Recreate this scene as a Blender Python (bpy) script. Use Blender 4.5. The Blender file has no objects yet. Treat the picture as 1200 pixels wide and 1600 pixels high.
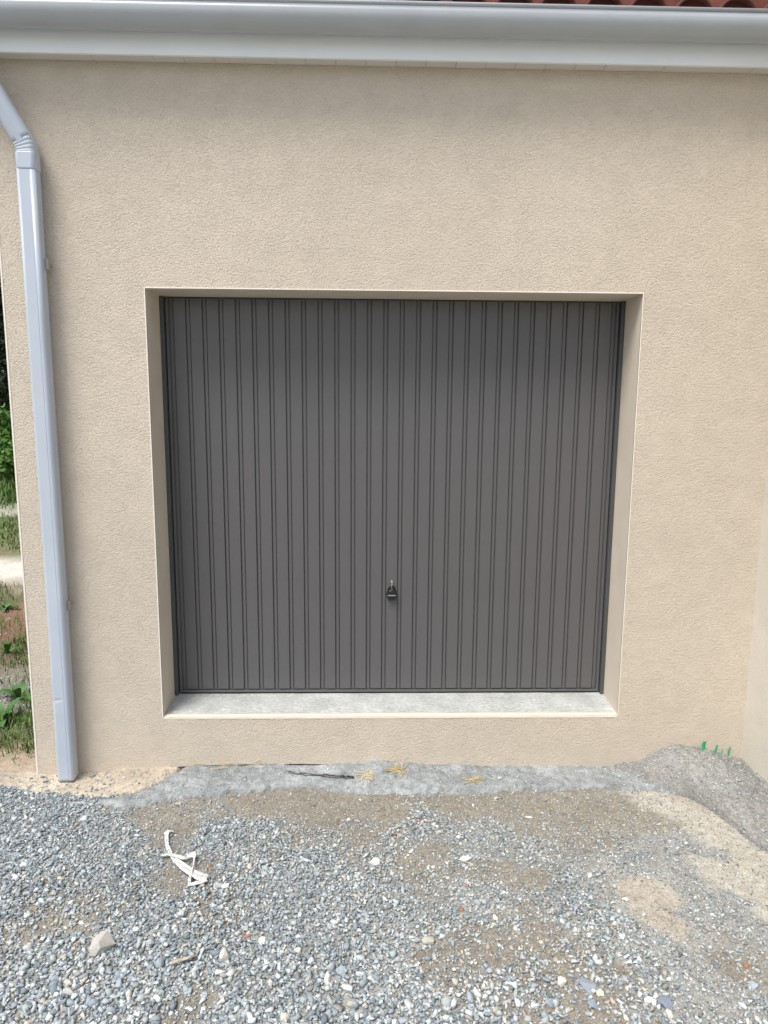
import bpy, bmesh, math, random
import numpy as np
from mathutils import Matrix, Vector

random.seed(7)
rng = np.random.default_rng(11)
sc = bpy.context.scene
COL = sc.collection

# ------------------------------------------------------------------ camera
F = 1079.0                                   # focal length in pixels of a 1200x1600 picture
CP = np.array([-0.1388, -3.4459, 1.6101])
PITCH, ROLL, YAW = -0.1495, 0.0072, -0.0254


def cam_axes():
    cp, sp = math.cos(PITCH), math.sin(PITCH)
    cr, sr = math.cos(ROLL), math.sin(ROLL)
    cy, sy = math.cos(YAW), math.sin(YAW)
    right = np.array([1, 0, 0.]); fwd = np.array([0, cp, sp]); up = np.array([0, -sp, cp])
    right, up = cr * right + sr * up, -sr * right + cr * up
    Z = np.array([[cy, -sy, 0], [sy, cy, 0], [0, 0, 1]])
    return Z @ right, Z @ up, Z @ fwd


AR, AU, AF = cam_axes()
cam_data = bpy.data.cameras.new('camera')
cam = bpy.data.objects.new('camera', cam_data)
COL.objects.link(cam)
cam.matrix_world = Matrix(((AR[0], AU[0], -AF[0], CP[0]), (AR[1], AU[1], -AF[1], CP[1]),
                           (AR[2], AU[2], -AF[2], CP[2]), (0, 0, 0, 1)))
cam_data.sensor_fit = 'VERTICAL'
cam_data.sensor_height = 36
cam_data.lens = F / 1600 * 36
cam_data.clip_start = 0.02
cam_data.clip_end = 2000
sc.camera = cam

# ------------------------------------------------------------------ sky and sun (bright overcast)
SUN_EL, SUN_AZ = math.radians(61), math.radians(40)     # azimuth: degrees to the left of straight behind the camera
w = bpy.data.worlds.new('World'); sc.world = w; w.use_nodes = True
nt = w.node_tree; nt.nodes.clear()
sky = nt.nodes.new('ShaderNodeTexSky'); sky.sky_type = 'NISHITA'; sky.sun_disc = False
sky.sun_elevation = SUN_EL; sky.sun_rotation = math.pi + SUN_AZ
sky.air_density = 1.0; sky.dust_density = 3.5; sky.ozone_density = 1.0
hs = nt.nodes.new('ShaderNodeHueSaturation'); hs.inputs['Saturation'].default_value = 0.72
bg = nt.nodes.new('ShaderNodeBackground'); bg.inputs['Strength'].default_value = 0.095
wo = nt.nodes.new('ShaderNodeOutputWorld')
nt.links.new(sky.outputs[0], hs.inputs['Color']); nt.links.new(hs.outputs[0], bg.inputs['Color'])
nt.links.new(bg.outputs[0], wo.inputs['Surface'])
sd = bpy.data.lights.new('sun', 'SUN'); sd.energy = 1.5; sd.angle = math.radians(25); sd.color = (1.0, 0.96, 0.905)
so = bpy.data.objects.new('sun', sd); COL.objects.link(so)
sdir = Vector((-math.sin(SUN_AZ) * math.cos(SUN_EL), -math.cos(SUN_AZ) * math.cos(SUN_EL), math.sin(SUN_EL)))
so.rotation_euler = sdir.to_track_quat('Z', 'Y').to_euler()
sc.view_settings.view_transform = 'Standard'; sc.view_settings.look = 'None'
sc.view_settings.exposure = 1.06; sc.view_settings.gamma = 1.0
sc.view_settings.use_curve_mapping = False


def at(px, py, z=-0.30):
    """a point of the photograph, turned into the place on the level z where it lies"""
    d = AR * (px - 600) / F - AU * (py - 800) / F + AF
    p = CP + d * (z - CP[2]) / d[2]
    return float(p[0]), float(p[1])


# ------------------------------------------------------------------ materials
def mat(name, color=(.5, .5, .5), rough=.7, spec=.5, metal=0., bump=None, var=None, attr=None, layers=None):
    """bump: list of (scale, strength, distance, stretch, detail); var: (scale, amount, detail)"""
    m = bpy.data.materials.new(name); m.use_nodes = True
    n = m.node_tree.nodes; l = m.node_tree.links
    b = n['Principled BSDF']
    b.inputs['Roughness'].default_value = rough; b.inputs['Metallic'].default_value = metal
    b.inputs['Specular IOR Level'].default_value = spec
    tc = n.new('ShaderNodeTexCoord')
    if attr:
        a = n.new('ShaderNodeAttribute'); a.attribute_name = attr; csock = a.outputs['Color']
    else:
        r = n.new('ShaderNodeRGB'); r.outputs[0].default_value = (*color, 1); csock = r.outputs[0]
    for (scale, amt, det) in (var or []):
        t = n.new('ShaderNodeTexNoise'); t.inputs['Scale'].default_value = scale; t.inputs['Detail'].default_value = det
        l.new(tc.outputs['Object'], t.inputs['Vector'])
        mr = n.new('ShaderNodeMapRange'); mr.inputs['From Min'].default_value = .3; mr.inputs['From Max'].default_value = .7
        mr.inputs['To Min'].default_value = 1 - amt; mr.inputs['To Max'].default_value = 1 + amt
        l.new(t.outputs['Fac'], mr.inputs['Value'])
        v = n.new('ShaderNodeVectorMath'); v.operation = 'SCALE'
        l.new(csock, v.inputs[0]); l.new(mr.outputs[0], v.inputs['Scale']); csock = v.outputs[0]
    l.new(csock, b.inputs['Base Color'])
    prev = None
    for (scale, st, dist, stretch, det) in (bump or []):
        mp = n.new('ShaderNodeMapping'); mp.inputs['Scale'].default_value = stretch
        l.new(tc.outputs['Object'], mp.inputs['Vector'])
        t = n.new('ShaderNodeTexNoise'); t.inputs['Scale'].default_value = scale; t.inputs['Detail'].default_value = det
        l.new(mp.outputs[0], t.inputs['Vector'])
        bp = n.new('ShaderNodeBump'); bp.inputs['Strength'].default_value = st; bp.inputs['Distance'].default_value = dist
        l.new(t.outputs['Fac'], bp.inputs['Height'])
        if prev: l.new(prev.outputs[0], bp.inputs['Normal'])
        prev = bp
    if prev: l.new(prev.outputs[0], b.inputs['Normal'])
    return m


def render_mat(name, color, depth, fine):
    """scraped mineral render: rounded grains with torn pits between them"""
    m = mat(name, color, .92, .15, var=[(.8, .05, 4), (7, .035, 4), (170, .09, 2)])
    n = m.node_tree.nodes; l = m.node_tree.links; b = n['Principled BSDF']
    tc = [x for x in n if x.type == 'TEX_COORD'][0]
    # warp so that the pits run in short worm-like tears
    wn = n.new('ShaderNodeTexNoise'); wn.inputs['Scale'].default_value = 38; wn.inputs['Detail'].default_value = 2
    l.new(tc.outputs['Object'], wn.inputs['Vector'])
    ws = n.new('ShaderNodeVectorMath'); ws.operation = 'SCALE'; ws.inputs['Scale'].default_value = .005
    l.new(wn.outputs['Color'], ws.inputs[0])
    wa = n.new('ShaderNodeVectorMath'); wa.operation = 'ADD'
    l.new(tc.outputs['Object'], wa.inputs[0]); l.new(ws.outputs[0], wa.inputs[1])
    t = n.new('ShaderNodeTexNoise'); t.inputs['Scale'].default_value = fine; t.inputs['Detail'].default_value = 2.5
    t.inputs['Roughness'].default_value = .6
    l.new(wa.outputs[0], t.inputs['Vector'])
    rp = n.new('ShaderNodeMapRange'); rp.interpolation_type = 'SMOOTHSTEP'
    rp.inputs['From Min'].default_value = .32; rp.inputs['From Max'].default_value = .53
    lo = n.new('ShaderNodeTexNoise'); lo.inputs['Scale'].default_value = 14; lo.inputs['Detail'].default_value = 3
    l.new(tc.outputs['Object'], lo.inputs['Vector'])
    mx = n.new('ShaderNodeMath'); mx.operation = 'MULTIPLY_ADD'; mx.inputs[1].default_value = .10; l.new(lo.outputs['Fac'], mx.inputs[0]); l.new(t.outputs['Fac'], mx.inputs[2])
    m2 = n.new('ShaderNodeMath'); m2.operation = 'SUBTRACT'; m2.inputs[1].default_value = .05; l.new(mx.outputs[0], m2.inputs[0])
    l.new(m2.outputs[0], rp.inputs['Value'])
    b1 = n.new('ShaderNodeBump'); b1.inputs['Strength'].default_value = .6; b1.inputs['Distance'].default_value = depth
    l.new(rp.outputs[0], b1.inputs['Height'])
    t2 = n.new('ShaderNodeTexVoronoi'); t2.feature = 'F1'; t2.inputs['Scale'].default_value = fine * .8; t2.inputs['Randomness'].default_value = 1
    l.new(wa.outputs[0], t2.inputs['Vector'])
    b2 = n.new('ShaderNodeBump'); b2.invert = True; b2.inputs['Strength'].default_value = .55; b2.inputs['Distance'].default_value = depth * .9
    l.new(t2.outputs['Distance'], b2.inputs['Height']); l.new(b1.outputs[0], b2.inputs['Normal'])
    l.new(b2.outputs[0], b.inputs['Normal'])
    # shade of the torn pits, put into the colour: a little darker than the skin
    base = b.inputs['Base Color'].links[0].from_socket
    mr = n.new('ShaderNodeMapRange'); mr.inputs['From Min'].default_value = 0; mr.inputs['From Max'].default_value = 1
    mr.inputs['To Min'].default_value = .965; mr.inputs['To Max'].default_value = 1.0
    l.new(rp.outputs[0], mr.inputs['Value'])
    v = n.new('ShaderNodeVectorMath'); v.operation = 'SCALE'
    l.new(base, v.inputs[0]); l.new(mr.outputs[0], v.inputs['Scale']); l.new(v.outputs[0], b.inputs['Base Color'])
    return m


WALL = (.61, .54, .445)
M = dict(
    render=render_mat('scraped_render', WALL, .0034, 150),
    render_lit=render_mat('scraped_render_fine_lit', (.66, .62, .54), .002, 190),  # same render with finer grain, colour lightened for the light on this wall
    smooth=mat('smooth_render', (.64, .57, .475), .85, .2, bump=[(60, .2, .002, (1, 1, 1), 4)], var=[(6, .05, 4)]),
    bead=mat('corner_bead', (.80, .75, .66), .6, .3),
    concrete=mat('brushed_concrete', (.43, .45, .44), .9, .2,
                 bump=[(40, 1, .008, (.5, 2.4, 1), 5), (160, .8, .003, (1, 1, 1), 3)], var=[(7, .16, 5), (60, .16, 3)]),
    block=mat('foundation', (.20, .155, .11), .95, .1, bump=[(50, .8, .01, (1, 1, 1), 5)], var=[(20, .25, 4)]),
    door=mat('door_paint', (.114, .112, .114), .30, .5, bump=[(3.2, .10, .004, (1, 1, .6), 2)], var=[(2.2, .05, 4), (40, .025, 4)]),
    frame=mat('door_frame_paint', (.075, .08, .082), .45, .45),
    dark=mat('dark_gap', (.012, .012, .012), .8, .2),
    black=mat('black_plastic', (.012, .012, .016), .3, .5),
    steel=mat('bright_steel', (.62, .60, .56), .3, .5, 1.),
    zinc=mat('galvanised_steel', (.42, .41, .38), .5, .5, .7),
    gutter=mat('grey_gutter', (.40, .43, .455), .25, .5, bump=[(2.5, .04, .01, (.3, 1, 1), 3)], var=[(5, .04, 4)]),
    pipe=mat('grey_downpipe', (.47, .53, .60), .27, .5, bump=[(4, .05, .01, (1, 1, .3), 3)], var=[(5, .04, 4)]),
    white=mat('white_fascia', (.88, .92, .935), .35, .45, bump=[(2, .03, .01, (.3, 1, 1), 2)], var=[(3, .03, 3)]),
    soffit=mat('soffit_board', (.66, .64, .60), .6, .3),
    tile=mat('terracotta', (.15, .05, .035), .75, .3, bump=[(40, .4, .004, (1, 1, 1), 4)], var=[(8, .35, 4)]),
    soil=mat('soil', attr='tint', rough=.97, spec=.1,
             bump=[(45, .8, .012, (1, 1, 1), 6), (260, .8, .004, (1, 1, 1), 3)],
             var=[(3.5, .10, 4), (30, .16, 5), (170, .26, 3)]),
    mortar=mat('grey_mortar', (.30, .322, .328), .95, .12,
               bump=[(28, 1, .022, (1, 1, 1), 6), (220, .7, .004, (1, 1, 1), 3)], var=[(5, .24, 5), (24, .22, 5), (220, .28, 3)]),
    spill=mat('beige_mortar', (.44, .385, .305), .95, .12,
              bump=[(30, .5, .01, (1, 1, 1), 6), (200, .5, .003, (1, 1, 1), 3)], var=[(5, .2, 5), (50, .2, 5), (220, .2, 3)]),
    grit=mat('grit_mound', (.285, .282, .265), .95, .12,
             bump=[(60, .9, .014, (1, 1, 1), 6), (300, .8, .004, (1, 1, 1), 3)], var=[(4, .18, 4), (40, .2, 5), (200, .35, 3)]),
    stone=mat('crushed_stone', attr='tint', rough=.85, spec=.25, bump=[(150, .35, .003, (1, 1, 1), 3)], var=[(120, .12, 3)]),
    brick=mat('brick_chip', (.38, .165, .105), .9, .15, bump=[(150, .5, .003, (1, 1, 1), 3)], var=[(60, .2, 3)]),
    paper=mat('white_plastic_film', (.54, .555, .55), .45, .4, bump=[(45, .9, .012, (1, 1, 1), 4)], var=[(50, .12, 4)]),
    fibre=mat('yellow_fibre', (.58, .46, .20), .7, .3),
    pale_fibre=mat('pale_fibre', (.66, .56, .33), .7, .3),
    green=mat('green_plastic', (.015, .36, .16), .5, .4),
    grass=mat('grass_blades', attr='tint', rough=.6, spec=.25),
    leaf=mat('weed_leaf', (.055, .15, .03), .5, .35, var=[(20, .3, 3)]),
    needle=mat('tree_leaf', attr='tint', rough=.6, spec=.25),
    bark=mat('bark', (.10, .075, .055), .95, .1, bump=[(12, .7, .03, (1, 1, .3), 5)]),
)


# ------------------------------------------------------------------ helpers
def tag(o, label=None, cat=None, group=None, kind=None):
    if label: o['label'] = label
    if cat: o['category'] = cat
    if group: o['group'] = group
    if kind: o['kind'] = kind
    return o


def obj(name, verts, faces, m, parent=None, smooth=False):
    me = bpy.data.meshes.new(name)
    me.from_pydata([tuple(map(float, v)) for v in verts], [], faces); me.update()
    for x in (m if isinstance(m, (list, tuple)) else [m]): me.materials.append(x)
    if smooth: me.polygons.foreach_set('use_smooth', [True] * len(me.polygons))
    o = bpy.data.objects.new(name, me); COL.objects.link(o)
    if parent: o.parent = parent
    return o


def from_bm(name, bm, m, parent=None, smooth=False):
    bmesh.ops.recalc_face_normals(bm, faces=bm.faces)
    me = bpy.data.meshes.new(name); bm.to_mesh(me); bm.free()
    for x in (m if isinstance(m, (list, tuple)) else [m]): me.materials.append(x)
    if smooth: me.polygons.foreach_set('use_smooth', [True] * len(me.polygons))
    o = bpy.data.objects.new(name, me); COL.objects.link(o)
    if parent: o.parent = parent
    return o


def empty(name, loc=(0, 0, 0)):
    o = bpy.data.objects.new(name, None); COL.objects.link(o); o.location = loc; o.empty_display_size = .1
    return o


def add_box(bm, x0, x1, y0, y1, z0, z1, bevel=0., mi=0):
    r = bmesh.ops.create_cube(bm, size=1)
    vs = r['verts']
    for v in vs:
        v.co = Vector(((x0 + x1) / 2 + v.co.x * (x1 - x0), (y0 + y1) / 2 + v.co.y * (y1 - y0), (z0 + z1) / 2 + v.co.z * (z1 - z0)))
    fs = list({f for v in vs for f in v.link_faces})
    for f in fs: f.material_index = mi
    if bevel:
        es = list({e for v in vs for e in v.link_edges})
        bmesh.ops.bevel(bm, geom=es, offset=bevel, segments=2, affect='EDGES', profile=.5)


def box(name, x0, x1, y0, y1, z0, z1, m, parent=None, bevel=0.):
    bm = bmesh.new(); add_box(bm, x0, x1, y0, y1, z0, z1, bevel)
    return from_bm(name, bm, m, parent)


def extrude_x(name, prof, x0, x1, m, parent=None, closed=True, smooth=False, nx=1):
    """profile of (y, z) points swept along x"""
    k = len(prof); V = []; Fc = []
    for i in range(nx + 1):
        x = x0 + (x1 - x0) * i / nx
        V += [(x, y, z) for y, z in prof]
    rngk = range(k) if closed else range(k - 1)
    for i in range(nx):
        for j in rngk:
            a = i * k + j; b_ = i * k + (j + 1) % k
            Fc.append((a, b_, b_ + k, a + k))
    if closed: Fc.append(tuple(range(k))[::-1]); Fc.append(tuple(range(nx * k, nx * k + k)))
    o = obj(name, V, Fc, m, parent, smooth)
    bm = bmesh.new(); bm.from_mesh(o.data); bmesh.ops.recalc_face_normals(bm, faces=bm.faces); bm.to_mesh(o.data); bm.free()
    return o


def fnoise(x, y, seed=0, octs=4, f=1.0):
    """value-noise fbm in [-1, 1]"""
    out = np.zeros(np.broadcast(x, y).shape); amp = 1.; tot = 0.
    for o in range(octs):
        X = x * f; Y = y * f
        xi = np.floor(X).astype(np.int64); yi = np.floor(Y).astype(np.int64); fx = X - xi; fy = Y - yi
        fx = fx * fx * (3 - 2 * fx); fy = fy * fy * (3 - 2 * fy)

        def h(a, b):
            v = (a * 374761393 + b * 668265263 + (seed + o * 17) * 1442695041) & 0xffffffff
            v = ((v ^ (v >> 13)) * 1274126177) & 0xffffffff
            return ((v ^ (v >> 16)) & 0xffff) / 32767.5 - 1
        out += amp * ((h(xi, yi) * (1 - fx) + h(xi + 1, yi) * fx) * (1 - fy) + (h(xi, yi + 1) * (1 - fx) + h(xi + 1, yi + 1) * fx) * fy)
        tot += amp; amp *= .5; f *= 2.03
    return out / tot


def sstep(a, b, x):
    t = np.clip((x - a) / (b - a), 0, 1); return t * t * (3 - 2 * t)


# ------------------------------------------------------------------ what lies where on the ground
# photo point, cover by stones, stone size (cm), how blue, soil (0 brown, 1 pale sand, 2 grey grit, 3 pinkish)
CTRL = [
    (-150, 1300, 1, 1.7, .9, 2), (20, 1245, 1, 1.4, 1, 2), (100, 1285, 1, 1.5, 1, 2), (50, 1340, .95, 1.6, .9, 2), (50, 1400, .92, 1.7, .8, 0), (50, 1500, 1, 1.8, .7, 2),
    (100, 1590, 1, 1.9, .6, 2), (180, 1300, .85, 1.2, .8, 2), (230, 1268, .30, .9, .5, 0), (265, 1300, .28, .9, .4, 0), (290, 1285, .2, .9, .4, 0),
    (285, 1355, .22, .9, .4, 0), (225, 1345, .75, 1.4, .8, 2), (125, 1420, .50, 1.5, .4, 0), (95, 1445, .30, 1.3, .3, 0), (200, 1390, .75, 1.5, .8, 0), (190, 1350, .9, 1.5, .9, 2),
    (335, 1300, .9, 1.5, .8, 2), (340, 1400, .8, 1.6, .6, 0), (300, 1500, 1, 1.8, .8, 2), (235, 1430, .95, 1.7, .9, 2), (200, 1560, 1, 1.8, .6, 2),
    (305, 1545, .45, 1.5, .4, 0), (350, 1570, .8, 1.8, .5, 2), (400, 1262, .12, .7, .3, 0), (500, 1262, .06, .7, .3, 0), (600, 1265, .08, .8, .3, 0),
    (700, 1262, .12, .9, .3, 0), (800, 1262, .14, .9, .3, 0), (900, 1262, .14, .8, .3, 0), (400, 1300, .75, 1.3, .7, 2), (450, 1310, .6, 1.3, .5, 0),
    (560, 1300, .30, 1., .4, 0), (662, 1285, .6, 1.5, .5, 0), (530, 1330, .45, 1.2, .4, 0), (480, 1350, .95, 1.5, .7, 2), (450, 1420, 1, 1.6, .8, 2),
    (550, 1445, .95, 1.6, .7, 2), (450, 1550, 1, 1.7, .6, 2), (610, 1330, .7, 1.3, .4, 0), (600, 1400, .85, 1.4, .5, 2), (670, 1360, .40, 1.1, .3, 0),
    (665, 1340, .3, 1., .3, 0), (740, 1310, .6, 1.1, .4, 2), (780, 1360, .3, 1., .3, 0), (740, 1400, .75, 1.2, .4, 2), (640, 1480, .8, 1.5, .4, 2), (700, 1500, .35, 1.3, .3, 0),
    (600, 1575, .95, 1.8, .5, 2), (680, 1560, .85, 1.8, .5, 2), (780, 1470, .45, 1.3, .3, 0), (760, 1560, .65, 1.8, .4, 0), (820, 1340, .65, 1.1, .3, 2), (830, 1370, .3, .9, .3, 0),
    (845, 1450, .35, 1.2, .3, 0), (885, 1390, .9, 1.4, .7, 2), (940, 1430, .8, 1.5, .4, 2), (930, 1320, .45, .9, .4, 0), (985, 1340, .6, 1.1, .5, 2), (890, 1500, .40, 1.4, .3, 0),
    (850, 1560, .55, 1.7, .4, 0), (930, 1575, .3, 1.6, .4, 0), (960, 1530, .55, 1.7, .4, 0), (1000, 1390, .02, .7, .3, 3), (985, 1380, .02, .7, .3, 3), (1040, 1400, .03, .7, .3, 3), (1055, 1440, .04, .7, .3, 3),
    (1000, 1490, .6, 1.4, .4, 2), (1000, 1290, .28, .8, .3, 0), (1060, 1250, .10, .8, .3, 3), (1030, 1255, .15, .8, .3, 1), (1060, 1320, .45, .9, .4, 2), (1010, 1310, .4, .9, .4, 2),
    (1095, 1280, .04, .8, .2, 1), (1130, 1310, .03, .8, .2, 1), (1170, 1350, .02, .7, .2, 1), (1195, 1400, .04, .7, .2, 1), (1150, 1375, .05, .7, .2, 1), (1120, 1350, .12, .7, .2, 1), (1105, 1330, .3, .9, .3, 2),
    (1095, 1400, .30, .9, .4, 2), (1120, 1430, .45, 1.1, .5, 2), (1160, 1450, .30, 1., .3, 2), (1150, 1500, .30, 1.1, .3, 0), (1185, 1570, .45, 1.4, .4, 2),
    (1060, 1560, .45, 1.2, .3, 2), (1130, 1530, .35, 1., .2, 2), (1130, 1555, .3, 1., .2, 2), (930, 1380, .5, 1.2, .5, 2), (960, 1350, .4, 1.1, .4, 2), (1080, 1370, .4, .9, .4, 2), (1090, 1430, .5, 1., .3, 2), (1020, 1350, .35, .9, .3, 2), (1000, 1460, .6, 1.2, .3, 2), (1060, 1480, .4, 1., .3, 2), (980, 1270, .25, .8, .3, 0), (1060, 1350, .4, .9, .4, 2), (1140, 1410, .35, .9, .3, 2), (1060, 1480, .35, 1., .3, 2), (1010, 1585, .6, 1.6, .5, 2), (1350, 1500, .3, 1., .3, 2), (1400, 1330, .1, .8, .3, 1)]
CW = np.array([at(c[0], c[1]) for c in CTRL]); CV = np.array([c[2:5] for c in CTRL])
SOILC = np.array([(.262, .24, .198), (.43, .412, .362), (.32, .322, .305), (.405, .37, .315)])
CS = np.array([SOILC[c[5]] for c in CTRL])


def zone(x, y):
    """cover, size, blueness and soil colour at points, from the nearest mapped spots"""
    x = np.asarray(x, float); y = np.asarray(y, float)
    xx = x + .09 * fnoise(x, y, 3, 5, 7); yy = y + .09 * fnoise(x, y, 9, 5, 7)
    num = np.zeros(x.shape + (6,)); den = np.zeros(x.shape)
    for (cx, cy), v, s in zip(CW, CV, CS):
        wgt = 1 / ((((xx - cx) ** 2 + (yy - cy) ** 2) + .0008) ** 3.0)
        num += wgt[..., None] * np.r_[v, s]; den += wgt
    r = num / den[..., None]
    cov = np.clip(r[..., 0] * 1.22 + .04 + (.34 * fnoise(x, y, 21, 3, 8) + .25 * fnoise(x, y, 22, 2, 26)) * sstep(0.05, .4, r[..., 0]), 0, 1)
    return cov, r[..., 1], r[..., 2], r[..., 3:6]


def front_edge(pts, z):
    P = np.array([at(a, b, z) for a, b in pts]); i = np.argsort(P[:, 0]); P = P[i]
    return lambda x: np.interp(x, P[:, 0], P[:, 1])


strip_front = front_edge([(150, 1256), (200, 1261), (250, 1251), (300, 1245), (350, 1241), (400, 1239), (440, 1231), (475, 1230), (510, 1236), (560, 1242),
                          (600, 1245), (640, 1242), (700, 1241), (760, 1239), (800, 1237), (850, 1235), (900, 1233), (960, 1234), (1010, 1236), (1050, 1243), (1090, 1262)], -.305)
strip_back = front_edge([(150, 1246), (200, 1238), (240, 1226), (270, 1210), (300, 1196), (330, 1180)], -.29)


def ground_h(x, y):
    x = np.asarray(x, float); y = np.asarray(y, float)
    z = -.312 + .012 * fnoise(x, y, 5, 4, 2.2) + .010 * fnoise(x, y, 4, 4, 7) + .004 * fnoise(x, y, 6, 3, 24)
    z = z + .95 * sstep(4.5, 16, y) * (x < 30) + .02 * fnoise(x, y, 8, 3, .8) * sstep(.1, 1.5, y)
    z = z - .012 * sstep(-1.6, -2.0, x) * (y < .8)
    z = z - .12 * sstep(-3.2, -9, y)
    return z


def strip_h(x, y):
    """grey mortar fillet along the foot of the wall"""
    fy = strip_front(x) + .024 * fnoise(x, y, 31, 5, 9)
    by = np.where(x < -1.02, strip_back(x), .2) + .02 * fnoise(x, y, 33, 4, 11)
    prof = np.interp(x, [-1.5, -1.06, -.76, -.45, -.18, -.076, .1, .3, .65, 1.17, 1.3], [-.292, -.273, -.268, -.270, -.262, -.243, -.252, -.278, -.289, -.286, -.27])
    t = np.clip((y - fy) / np.maximum(.02 - fy, .05), 0, 1)
    z = (-.293 + .010 * fnoise(x, y, 37, 2, 5)) * (1 - t) + prof * t + .014 * fnoise(x, y, 35, 4, 10) + .006 * fnoise(x, y, 36, 3, 42)
    edge = np.minimum((y - fy), (by - y))
    return np.where(edge > 0, z - .022 * (1 - sstep(0, .022, edge)), -.36 + 0 * z) + .045 * -sstep(.0, -.02, edge)


mound_edge = [(940, 1204), (985, 1222), (1030, 1232), (1075, 1246), (1105, 1262), (1135, 1284), (1160, 1304), (1185, 1322), (1215, 1338), (1290, 1370), (1400, 1420)]
MP = np.array([at(a, b, -.30) for a, b in mound_edge])


def mound_h(x, y):
    ridge = np.interp(x, [1.05, 1.17, 1.25, 1.34, 1.44, 1.54, 1.70, 1.8, 1.89], [-.34, -.292, -.265, -.232, -.192, -.168, -.192, -.222, -.245])
    fy = np.interp(x, MP[:, 0], MP[:, 1]) + .03 * fnoise(x, y, 41, 5, 8)
    t = np.clip((y - fy) / np.maximum(-.02 - fy, .05), 0, 1)
    edge = -.300 + .004
    z = edge + (ridge - edge) * np.sin(t * math.pi / 2) ** .9 + .026 * fnoise(x, y, 43, 4, 6) * sstep(0, .2, t) + .008 * fnoise(x, y, 44, 3, 34)
    # heaped against the return wall as well
    z = np.maximum(z, np.where(t > 0, -.245 - (1.8875 - x) * .45 + .008 * fnoise(x, y, 45, 3, 9), -1) * 1.0)
    return np.where(y > fy, z, -.36) + .05 * -sstep(0, -.05, y - fy) * (y <= fy)


spill_pts = [(-20, 1222), (20, 1228), (60, 1232), (110, 1241), (160, 1246), (210, 1238), (250, 1224), (285, 1206), (310, 1194)]
SP = np.array([at(a, b, -.31) for a, b in spill_pts])


def spill_h(x, y):
    fy = np.interp(x, SP[:, 0], SP[:, 1]) + .012 * fnoise(x, y, 51, 3, 10)
    back = np.interp(x, [-2.2, -1.9, -1.71, -1.5, -1.4, -1.06, -1.0], [-.325, -.318, -.318, -.300, -.284, -.268, -.30])
    t = np.clip((y - fy) / np.maximum(.0 - fy, .03), 0, 1)
    z = -.312 + (back + .312) * t + .012 * fnoise(x, y, 53, 4, 9) + .004 * fnoise(x, y, 54, 3, 40)
    ok = (y > fy) & (x > -2.2) & (x < -1.0)
    return np.where(ok, z, -.37)


# ------------------------------------------------------------------ the ground
def axis(parts):
    out = []
    for a, b, s in parts:
        out += list(np.arange(a, b - 1e-9, s))
    return np.array(out + [parts[-1][1]])


def grid_obj(name, xs, ys, hf, m, keep=None, colf=None):
    X, Y = np.meshgrid(xs, ys); Z = hf(X, Y)
    nx, ny = len(xs), len(ys)
    idx = np.arange(nx * ny).reshape(ny, nx)
    q = np.stack([idx[:-1, :-1], idx[:-1, 1:], idx[1:, 1:], idx[1:, :-1]], -1).reshape(-1, 4)
    P = np.stack([X, Y, Z], -1).reshape(-1, 3)
    if keep is not None:
        k = keep(P[:, 0], P[:, 1], P[:, 2]); q = q[k[q].any(1)]
        used = np.unique(q); remap = -np.ones(len(P), int); remap[used] = np.arange(len(used)); q = remap[q]; P = P[used]
    me = bpy.data.meshes.new(name)
    me.vertices.add(len(P)); me.vertices.foreach_set('co', P.ravel())
    me.loops.add(q.size); me.loops.foreach_set('vertex_index', q.ravel().astype(np.int32))
    me.polygons.add(len(q)); me.polygons.foreach_set('loop_start', (np.arange(len(q)) * 4).astype(np.int32))
    me.polygons.foreach_set('use_smooth', np.ones(len(q), bool))
    me.update(calc_edges=True)
    if colf is not None:
        c = colf(P[:, 0], P[:, 1]); a = me.color_attributes.new('tint', 'FLOAT_COLOR', 'POINT')
        a.data.foreach_set('color', np.c_[c, np.ones(len(c))].ravel())
    me.materials.append(m)
    o = bpy.data.objects.new(name, me); COL.objects.link(o)
    return o


def ground_col(x, y):
    cov, s, bl, c = zone(np.clip(x, -3.5, 2.5), np.clip(y, -3, 0))
    # beside the house: sandy foot, stones and weeds, bare brown soil, grass, a pale track, grass again
    n1 = fnoise(x, y, 61, 4, 1.6)
    yy = y + .35 * n1
    stops = [(-.2, (.40, .33, .25)), (.3, (.36, .29, .21)), (.55, (.16, .15, .10)), (1.0, (.24, .23, .21)), (1.6, (.20, .17, .12)), (2.1, (.17, .11, .07)), (3.2, (.23, .15, .10)),
             (3.4, (.13, .13, .07)), (3.8, (.26, .22, .17)), (4.0, (.33, .28, .22)), (4.45, (.62, .59, .53)), (5.0, (.62, .59, .52)), (5.45, (.20, .19, .11)), (7.4, (.10, .13, .05)),
             (7.6, (.36, .35, .28)), (8.1, (.33, .32, .25)), (8.3, (.08, .11, .04)), (20, (.07, .09, .035)), (60, (.09, .10, .05))]
    sy = np.array([a for a, _ in stops]); sc_ = np.array([b for _, b in stops])
    bgc = np.stack([np.interp(yy, sy, sc_[:, i]) for i in range(3)], -1)
    k = sstep(-.02, .06, y)[:, None]
    far = sstep(3.0, 8, np.maximum(np.abs(x), -y))[:, None]
    c = c * (1 - far * (y < 0)[:, None]) + np.array((.24, .23, .20)) * (far * (y < 0)[:, None])
    return c * (1 - k) + bgc * k


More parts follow.
